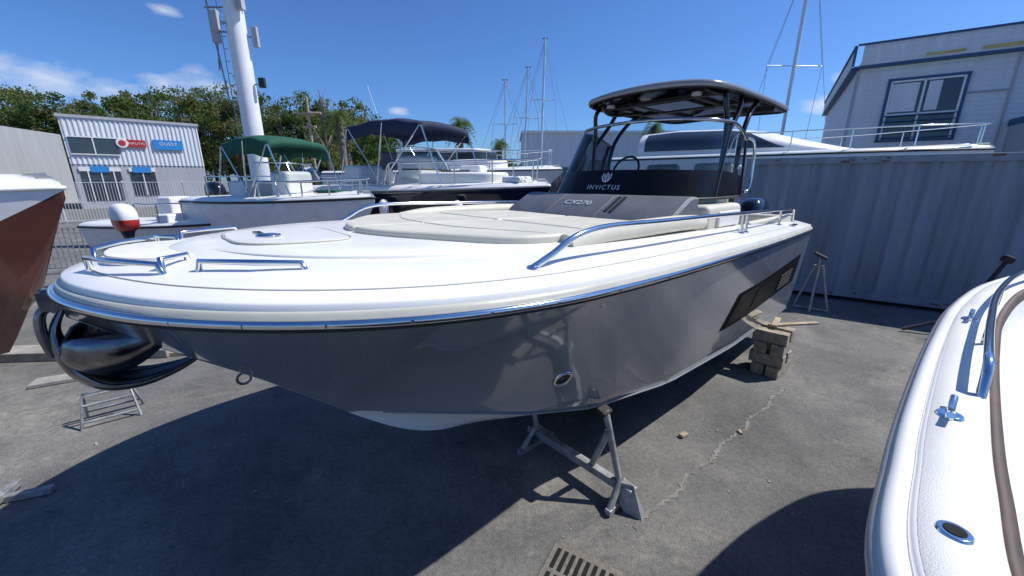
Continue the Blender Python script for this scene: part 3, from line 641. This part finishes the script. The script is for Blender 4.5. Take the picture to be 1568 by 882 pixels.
# ---------------------------------------------------------------- container
CA=R(-33.5)
CT=empty('shipping_container',(4.62,8.1,0),CA)
Lc=12.19;Hc=2.59;Wc=2.44
def corr(name,L_,z0,z1,y0,m,parent,pitch=.28,depth=.036,sgn=1,x0=0):
    xs=[];x=x0;prof=[(0,0),(.30,0),(.5,1),(.80,1)]
    while x<x0+L_-1e-6:
        for f,d in prof:
            if x+f*pitch<x0+L_: xs.append((x+f*pitch,y0+sgn*depth*d))
        x+=pitch
    xs.append((x0+L_,y0))
    V=[(a,b,z0) for a,b in xs]+[(a,b,z1) for a,b in xs]; n=len(xs)
    return mesh(name,V,[(i,i+1,n+i+1,n+i) for i in range(n-1)],m,parent)
corr('side_wall',Lc-.2,.2,Hc-.12,.02,M['cont'],CT,x0=.1); corr('side_wall_back',Lc-.2,.2,Hc-.12,Wc-.02,M['cont'],CT,sgn=-1,x0=.1)
boxes('frame',[((Lc,.08,.12),(Lc/2,.03,Hc-.06)),((Lc,.08,.14),(Lc/2,.03,.15)),((Lc,.08,.12),(Lc/2,Wc-.03,Hc-.06)),((Lc,.08,.14),(Lc/2,Wc-.03,.15)),((.12,.14,Hc),(.06,.065,Hc/2)),((.12,.14,Hc),(Lc-.06,.065,Hc/2)),((.12,.14,Hc),(.06,Wc-.065,Hc/2)),((.12,.14,Hc),(Lc-.06,Wc-.065,Hc/2))],M['cont'],CT,.006)
boxes('panels',[((Lc-.2,Wc-.1,.05),(Lc/2,Wc/2,Hc-.05)),((.04,Wc-.2,Hc-.2),(.04,Wc/2,Hc/2)),((.04,Wc-.2,Hc-.2),(Lc-.04,Wc/2,Hc/2))],M['cont'],CT)
l=[]
for k in range(26): l.append(((rng.uniform(.03,.14),.004,rng.uniform(.01,.035)),(rng.uniform(.3,7),-.0115,rng.choice([Hc-.06,.15])+rng.uniform(-.03,.03))))
boxes('rust_marks',l,M['rust'],CT)
e=empty('boat_stand',(5.20,6.5,0),R(-40))
tube('frame',[[(-.25,0,.03),(.25,0,.03)],[(-.24,.0,.03),(-.05,0,.8)],[(.24,.0,.03),(.05,0,.8)],[(0,-.2,.03),(0,.2,.03)],[(0,-.18,.03),(0,0,.7)],[(0,0,.6),(0,0,.95)]],.02,M['galv'],e,multi=True,res=1)
box('pad',(.2,.14,.04),(0,0,.96),M['rope'],e,.01,(0,R(25),0))
e=empty('jack_stand',(6.3,5.4,0),R(-25))
tube('frame',[[(-.45,-.1,.04),(.1,0,.25),(.42,.1,.9),(.5,.12,1.1)],[(.42,.1,.9),(.25,-.25,.03)],[(.42,.1,.9),(.6,.35,.03)],[(.1,0,.25),(.6,.3,.1)]],.024,M['rope'],e,multi=True,res=1)
box('pad',(.12,.10,.1),(.51,.12,1.14),M['rope'],e,.03,(0,R(25),0))
# ---------------------------------------------------------------- right building
RBd=empty('white_warehouse',(13.7,17.2,0),CA)
def hsiding(name,L_,z0,z1,y,m,parent,pitch=.16,d=.012,axis='x',xo=0):
    V=[];z=z0;prof=[]
    while z<z1-1e-6: prof+=[(z,0),(min(z1,z+pitch*.55),0),(min(z1,z+pitch*.65),-d),(min(z1,z+pitch*.9),-d)]; z+=pitch
    prof.append((z1,0))
    for zz,dd_ in prof:
        if axis=='x': V+=[(0,y+dd_,zz),(L_,y+dd_,zz)]
        else: V+=[(xo+dd_,0,zz),(xo+dd_,L_,zz)]
    return mesh(name,V,[(2*i,2*i+1,2*i+3,2*i+2) for i in range(len(prof)-1)],m,parent)
hsiding('front_siding',26,0,6.35,0,M['wallw'],RBd); hsiding('end_siding',14,0,6.35,0,M['wallw'],RBd,axis='y')
hsiding('parapet_siding',26.3,6.46,7.15,-.22,M['wallw'],RBd); hsiding('parapet_end',14,6.46,7.15,0,M['wallw'],RBd,axis='y',xo=-.22)
boxes('trim',[((26.6,.06,.07),(13.1,-.25,7.19)),((26.6,.26,.08),(13.1,-.14,6.40)),((.06,14,.07),(-.25,6.9,7.19)),((.26,14,.08),(-.14,6.9,6.40)),((.08,.08,.7),(-.24,-.24,6.8))],M['blue'],RBd)
boxes('corner_post',[((.10,.10,6.3),(-.01,-.01,3.15))],M['wallg'],RBd)
boxes('roof',[((26,13.8,.1),(13.2,7.1,7.0))],M['wallg'],RBd); boxes('yellowed_panels',[((1.0,.02,.08),(2.3,-.27,6.58)),((1.6,.02,.10),(4.0,-.27,6.58)),((3.4,.02,.10),(7.2,-.27,6.58))],M['yellow'],RBd)
boxes('window_frames',[((2.2,.10,.08),(2.05,-.05,5.85)),((2.2,.10,.08),(2.05,-.05,3.65)),((.08,.10,2.2),(1.0,-.05,4.75)),((.08,.10,2.2),(3.1,-.05,4.75))],M['blue'],RBd)
boxes('window_sash',[((.06,.06,2.1),(2.0,-.06,4.75)),((.06,.06,2.1),(1.08,-.06,4.75)),((.06,.06,2.1),(3.02,-.06,4.75)),((1.95,.06,.06),(2.05,-.06,5.77)),((1.95,.06,.07),(2.05,-.06,4.6))],M['white'],RBd)
boxes('window_glass',[((1.95,.02,2.1),(2.05,-.03,4.75))],M['win'],RBd)
boxes('blinds',[((.75,.01,1.0),(1.5,-.045,5.2)),((.35,.01,1.0),(2.3,-.045,5.2))],M['wallw'],RBd)
tube('window_railing',[[(1.0,-.2,z),(3.1,-.2,z)] for z in(3.75,3.95,4.15,4.35,4.55)]+[[(x,-.2,3.7),(x,-.2,4.55)] for x in(1.0,2.05,3.1)],.02,M['blue'],RBd,multi=True,res=1)
boxes('annex',[((4.5,3,4.0),(6.7,-1.5,2.0))],M['wallg'],RBd); boxes('annex_band',[((4.6,3.1,.2),(6.7,-1.5,4.1))],M['blue'],RBd)
tube('conduit',[[(4.2,-.05,.1),(4.2,-.05,6.3)],[(4.2,-.05,5.2),(3.2,-.05,5.2)]],.03,M['wallg'],RBd,multi=True,res=1)
# ---------------------------------------------------------------- left building
a=Vector((-33,30.7));b=Vector((-27.3,36.4)); an=math.atan2(b.y-a.y,b.x-a.x)
LB=empty('shop_building',(a.x,a.y,0),an); LL=(b-a).length
corr('front_cladding',LL,3.3,6.6,-.02,M['wallw'],LB,pitch=.28,depth=.05,sgn=-1)
boxes('front_wall',[((LL,.2,3.3),(LL/2,.1,1.65)),((LL,.2,3.3),(LL/2,.12,4.95))],M['wallg'],LB)
boxes('side_wall',[((.2,7.5,6.7),(.1,3.95,3.35)),((.2,7.5,6.7),(LL-.1,3.95,3.35)),((LL-.2,.2,6.6),(LL/2,7.6,3.3)),((LL-.2,7.3,.15),(LL/2,3.9,6.4))],M['wallp'],LB)
boxes('coping',[((LL+.2,.16,.2),(LL/2,-.06,6.7)),((.16,7.8,.2),(-.02,3.95,6.75))],M['wallg'],LB)
boxes('window',[((2.6,.06,1.2),(1.55,-.10,4.65)),((2.2,.06,2.2),(1.5,-.03,1.7)),((1.5,.06,1.9),(3.9,-.03,1.9))],M['win'],LB)
boxes('window_mullions',[((.07,.04,1.2),(1.5,-.15,4.65)),((2.7,.04,.07),(1.55,-.15,5.27)),((2.7,.04,.07),(1.55,-.15,4.03)),((.07,.04,2.2),(1.5,-.08,1.7)),((.07,.04,2.2),(.8,-.08,1.7)),((.07,.04,2.2),(2.2,-.08,1.7)),((2.3,.04,.3),(1.5,-.08,2.95)),((1.6,.04,.3),(3.9,-.08,2.95)),((.07,.04,1.9),(3.9,-.08,1.9))],M['white'],LB)
boxes('side_window',[((.04,1.2,1.1),(-.02,2.5,3.0))],M['win'],LB)
boxes('sign_board',[((1.9,.08,.75),(5.9,-.14,4.95)),((1.0,.06,.45),(1.5,-.12,2.95)),((1.1,.06,.45),(3.9,-.12,2.95))],M['bluesign'],LB)
text('sign_letters','OUEST',.34,(5.9,-.2,5.0),(1,0,0),(0,-1,0),M['white'],LB)
boxes('red_sign',[((1.5,.08,.55),(3.75,-.14,4.95))],M['red'],LB); text('red_sign_letters','NAUTIC',.24,(3.95,-.2,4.95),(1,0,0),(0,-1,0),M['white'],LB)
cyl('round_sign',.36,.36,.06,(3.1,-.16,4.95),M['white'],LB,rot=(R(90),0,0)); cyl('round_sign_logo',.22,.22,.02,(3.1,-.22,4.95),M['red'],LB,rot=(R(90),0,0))
AN=empty('grey_shed',(-40,31,0),R(20)); boxes('walls',[((14,9,6.4),(-7.4,6,3.2))],M['wallg'],AN); corr('cladding',14,2.5,6.5,1.4,M['wallg'],AN,pitch=.4,depth=.06,sgn=-1,x0=-14.4); boxes('door',[((2,.1,2.4),(-3,1.28,1.2))],M['win'],AN)
WH=empty('pale_warehouse',(1.2,46,0)); boxes('walls',[((17,10,7.1),(8.5,5,3.55))],M['wallw'],WH); boxes('roof_edge',[((17.4,10.4,.25),(8.5,5,7.2))],M['white'],WH); boxes('doors',[((3,.1,3.5),(4,-.04,1.75)),((3,.1,3.5),(11,-.04,1.75))],M['win'],WH)
def fence(name,p0,p1,h,m,sp=.12,post=2.5):
    a=Vector(p0);b=Vector(p1);L_=(b-a).length; e=empty(name,(a.x,a.y,0),math.atan2(b.y-a.y,b.x-a.x)); l=[]
    x=0
    while x<L_: l.append(((.012,.012,h-.1),(x,0,h/2))); x+=sp
    for z in(.15,h*.5,h-.05): l.append(((L_,.03,.03),(L_/2,.001,z)))
    boxes('wires',l,m,e); l=[];x=0
    while x<=L_+.1: l.append(((.06,.06,h+.05),(x,.05,h/2))); x+=post
    boxes('posts',l,m,e); return e
fence('mesh_fence',(-25,19),(-11,27),2.1,M['white'])
fence('mesh_fence',(-11,27),(-1,30),2.1,M['galv'])
fence('mesh_fence',(-36,13),(-25,19),2.1,M['white'])
for x,y,a_ in((-10.8,9.2,15),(-9.0,11.2,40),(-12.2,15.5,10),(-7.6,16,0)):
    e=empty('crowd_barrier',(x,y,0),R(a_))
    tube('frame',[[(-1.1,0,.15),(-1.1,0,1.1),(1.1,0,1.1),(1.1,0,.15),(-1.1,0,.15)]]+[[(-1.1+i*.11,0,.15),(-1.1+i*.11,0,1.1)] for i in range(1,20)]+[[(s*.8,-.25,0),(s*.8,0,.15),(s*.8,.25,0)] for s in(-1,1)],.013,M['galv'],e,multi=True,res=1)
# ---------------------------------------------------------------- telecom pole
TP=empty('telecom_mast',(-8.75,14.2,0)); cyl('shaft',.31,.25,13,(0,0,0),M['polew'],TP,seg=32)
tube('ladder_rungs',[[(-.30,-.12,z),(-.42,-.16,z)] for z in np.arange(2,9,.35)]+[[(-.42,-.16,2),(-.40,-.16,9)]],.012,M['galv'],TP,multi=True,res=1)
boxes('antenna_panels',[((.22,.14,.75),(-.62,-.1,6.75)),((.18,.12,.6),(.50,.1,6.6)),((.22,.16,.55),(-.35,-.42,6.9)),((.2,.2,.5),(.36,-.2,7.5)),((.2,.14,.6),(-.60,-.1,7.9))],M['wallg'],TP,.02)
tube('antenna_brackets',[[(-.6,-.1,6.7),(0,0,6.7)],[(.5,.1,6.6),(0,0,6.6)],[(-.35,-.4,6.9),(0,0,6.9)],[(-.7,-.1,5.6),(-.62,-.1,6.4)],[(-.9,0,7.4),(.4,0,7.4)],[(0,0,5.2),(.55,0,5.2)],[(-.55,-.1,4.6),(-.78,-.1,8)]],.025,M['galv'],TP,multi=True,res=1)
box('small_box',(.2,.12,.3),(.55,0,5.25),M['blackm'],TP,.02)
def mast(name,x,y,h,sp,tilt=0,r=.09,sw=1.1):
    e=empty(name,(x,y,0)); e.rotation_euler=(0,R(tilt),0)
    tube('mast',[[(0,0,0),(0,0,h)]],r,M['letter'],e,multi=True,res=3)
    tube('spreaders',[[(-sw,0,z),(sw,0,z)] for z in sp],.035,M['letter'],e,multi=True,res=1)
    st=[[(-1.6,0,1.5),(-sw,0,sp[0]),(0,0,h-.2)],[(1.6,0,1.5),(sw,0,sp[0]),(0,0,h-.2)],[(-3.5,.5,1.5),(0,0,h)],[(3.8,-.5,1.5),(0,0,h)]]
    tube('stays',st,.014,M['galv'],e,multi=True,res=1)
    box('masthead',(.5,.05,.1),(0,0,h),M['galv'],e); return e
mast('sailboat_mast',-.6,38,10.6,[7],0,.07); mast('sailboat_mast',1.0,38,11.6,[7.5],2,.07); mast('sailboat_mast',2.6,38,13.8,[9],1,.09); mast('sailboat_mast',19.3,30,17,[9.7],.5,.12,1.9)
UP=empty('utility_pole',(-9.6,20,0)); tube('pole',[[(0,0,0),(0,0,5.9)],[(-.6,0,5.2),(.6,0,5.2)],[(-.3,0,4.6),(.3,0,4.6)]],.06,M['wood'],UP,multi=True,res=2)
# ---------------------------------------------------------------- trees
LM=[mat('leaf_%d'%i,c,.6,var=.25,vscale=.8,spec=.2,trans=.4) for i,c in enumerate([(.055,.10,.028),(.085,.14,.035),(.12,.16,.045),(.17,.17,.075)])]
def leaves(cents,rad,n,size,V,F,MI,tone):
    for c,r in zip(cents,rad):
        k=n; d=rng.normal(size=(k,3)); d/=np.linalg.norm(d,axis=1)[:,None]; p=c+d*(r*rng.random(k)[:,None]**.5)*np.array((1,1,.75))
        tn=tone+rng.integers(-1,2)
        U=rng.normal(size=(k,3)); U/=np.linalg.norm(U,axis=1)[:,None]; W=np.cross(U,rng.normal(size=(k,3))); W/=np.linalg.norm(W,axis=1)[:,None]+1e-6
        S=size*rng.uniform(.5,1.2,size=k); J=rng.integers(-1,2,size=k)
        for q,u,v,s,j in zip(p,U,W,S,J):
            i=len(V)
            V.extend([q-u*s-v*s*.5,q+u*s-v*s*.5,q+u*s*.6+v*s*.6,q-u*s*.6+v*s*.6]); F.append((i,i+1,i+2,i+3))
            MI.append(int(np.clip(tn+(j if abs(j)*rng.random()>.5 else 0),0,3)))
def limbs(base,h,V,F,cr):
    def seg(a,b,r0,r1):
        a=np.array(a);b=np.array(b);d=(b-a)/np.linalg.norm(b-a); u=np.cross(d,(.3,.9,.1)); u/=np.linalg.norm(u); v=np.cross(d,u); i=len(V)
        for p,r in((a,r0),(b,r1)):
            for k in range(6): t=k*math.pi/3; V.append(p+(u*math.cos(t)+v*math.sin(t))*r)
        for k in range(6): F.append((i+k,i+(k+1)%6,i+6+(k+1)%6,i+6+k))
    top=np.array(base)+(rng.normal()*.3,rng.normal()*.3,h*.45); seg(base,top,.25,.17)
    for k in range(9):
        t=rng.random()*6.28; e=top+np.array((math.cos(t)*cr*rng.uniform(.3,.8),math.sin(t)*cr*rng.uniform(.3,.8),h*rng.uniform(.1,.38))); seg(top,e,.1,.03)
        for q in range(3): e2=e+rng.normal(size=3)*(cr*.25,cr*.25,h*.05)+(0,0,h*.03); seg(e,e2,.03,.01)
def treemass(name,specs,nleaf,size):
    V=[];F=[];MI=[]; VB=[];FB=[]
    for x,y,h,cr,tone,dens in specs:
        limbs((x,y,0),h,VB,FB,cr)
        nc_=int(26*dens); cents=[];rad=[]
        for k in range(nc_):
            d=rng.normal(size=3); d/=np.linalg.norm(d); f=rng.random()**.4
            cents.append(np.array((x,y,h*.60))+d*np.array((cr,cr,h*.36))*f*rng.uniform(.75,1.05)); rad.append(cr*rng.uniform(.2,.42))
        leaves(cents,rad,nleaf,size,V,F,MI,tone)
    o=mesh(name,V,F,LM,None,mi=MI,recalc=False); mesh('trunks',VB,FB,M['bark'],o); return o
sp=[]
for i in range(34):
    px=-40+ i*19; k=(px-784)/640; y=rng.uniform(50,62); top=np.interp(px,[-40,20,60,110,200,300,350,420,470,560,620],[114,110,122,136,116,124,110,124,136,166,205])
    b_=(441-top)/600; h=2.2+y*(-.2672+.9636*b_)/(.9636+.2672*b_); h*=rng.uniform(.93,1.05); tone=int(rng.choice([0,1,1,2,2,3])); sp.append((k*y,y,h,rng.uniform(2.6,4.2),tone,rng.uniform(.9,1.25)))
treemass('tree_line',sp,125,.15)
sp=[(x,rng.uniform(44,50),rng.uniform(3.5,6),rng.uniform(2.4,3.4),1,.9) for x in np.linspace(-27,-11,10)]+[(x,rng.uniform(60,66),rng.uniform(4,6),3.4,0,.8) for x in np.linspace(-9,24,14)]+[(x,rng.uniform(66,72),rng.uniform(8,11),4.6,1,1) for x in np.linspace(-85,-22,18)]
treemass('hedge_line',sp,95,.2)
treemass('poplar_tree',[(-11.8,31,9.0,1.7,3,.7)],70,.09); treemass('poplar_tree',[(-14.5,33,9.8,2.2,3,.8)],90,.09); treemass('shrub',[(-17,30,4.0,2.0,1,.9)],110,.10)
def palm(x,y,h,r):
    e=empty('palm_tree',(x,y,0)); tube('trunk',[(0,0,0),(.1,0,h*.4),(0,.05,h)],.22,M['bark'],e,smooth=5,res=3)
    V=[];F=[];MI=[]
    for k in range(46):
        a=rng.random()*6.28; el=rng.uniform(-.7,1.25); d=np.array((math.cos(a),math.sin(a))); prev=None
        n=9
        for i in range(n+1):
            t=i/n; hr=r*t*math.cos(el)*(1-.15*t); zz=h+r*(math.sin(el)*t-.75*t*t); c=np.array((d[0]*hr,d[1]*hr,zz))
            if prev is not None:
                for s in(-1,1):
                    side=np.array((-d[1],d[0],-.45))*s*r*.22*math.sin(math.pi*min(1,t*.85+.1)); j=len(V)
                    V.extend([prev,(prev+c)/2,(prev+c)/2+side+(c-prev)*.6]); F.append((j,j+1,j+2)); MI.append(int(rng.choice([0,1,1,2])))
            prev=c
    mesh('fronds',V,F,LM,e,mi=MI,recalc=False)
palm(-4.0,32,6.2,1.7); palm(-1.1,36,5.2,1.3); palm(-11.5,28,6.2,1.6); palm(13.5,40,7,1.6)
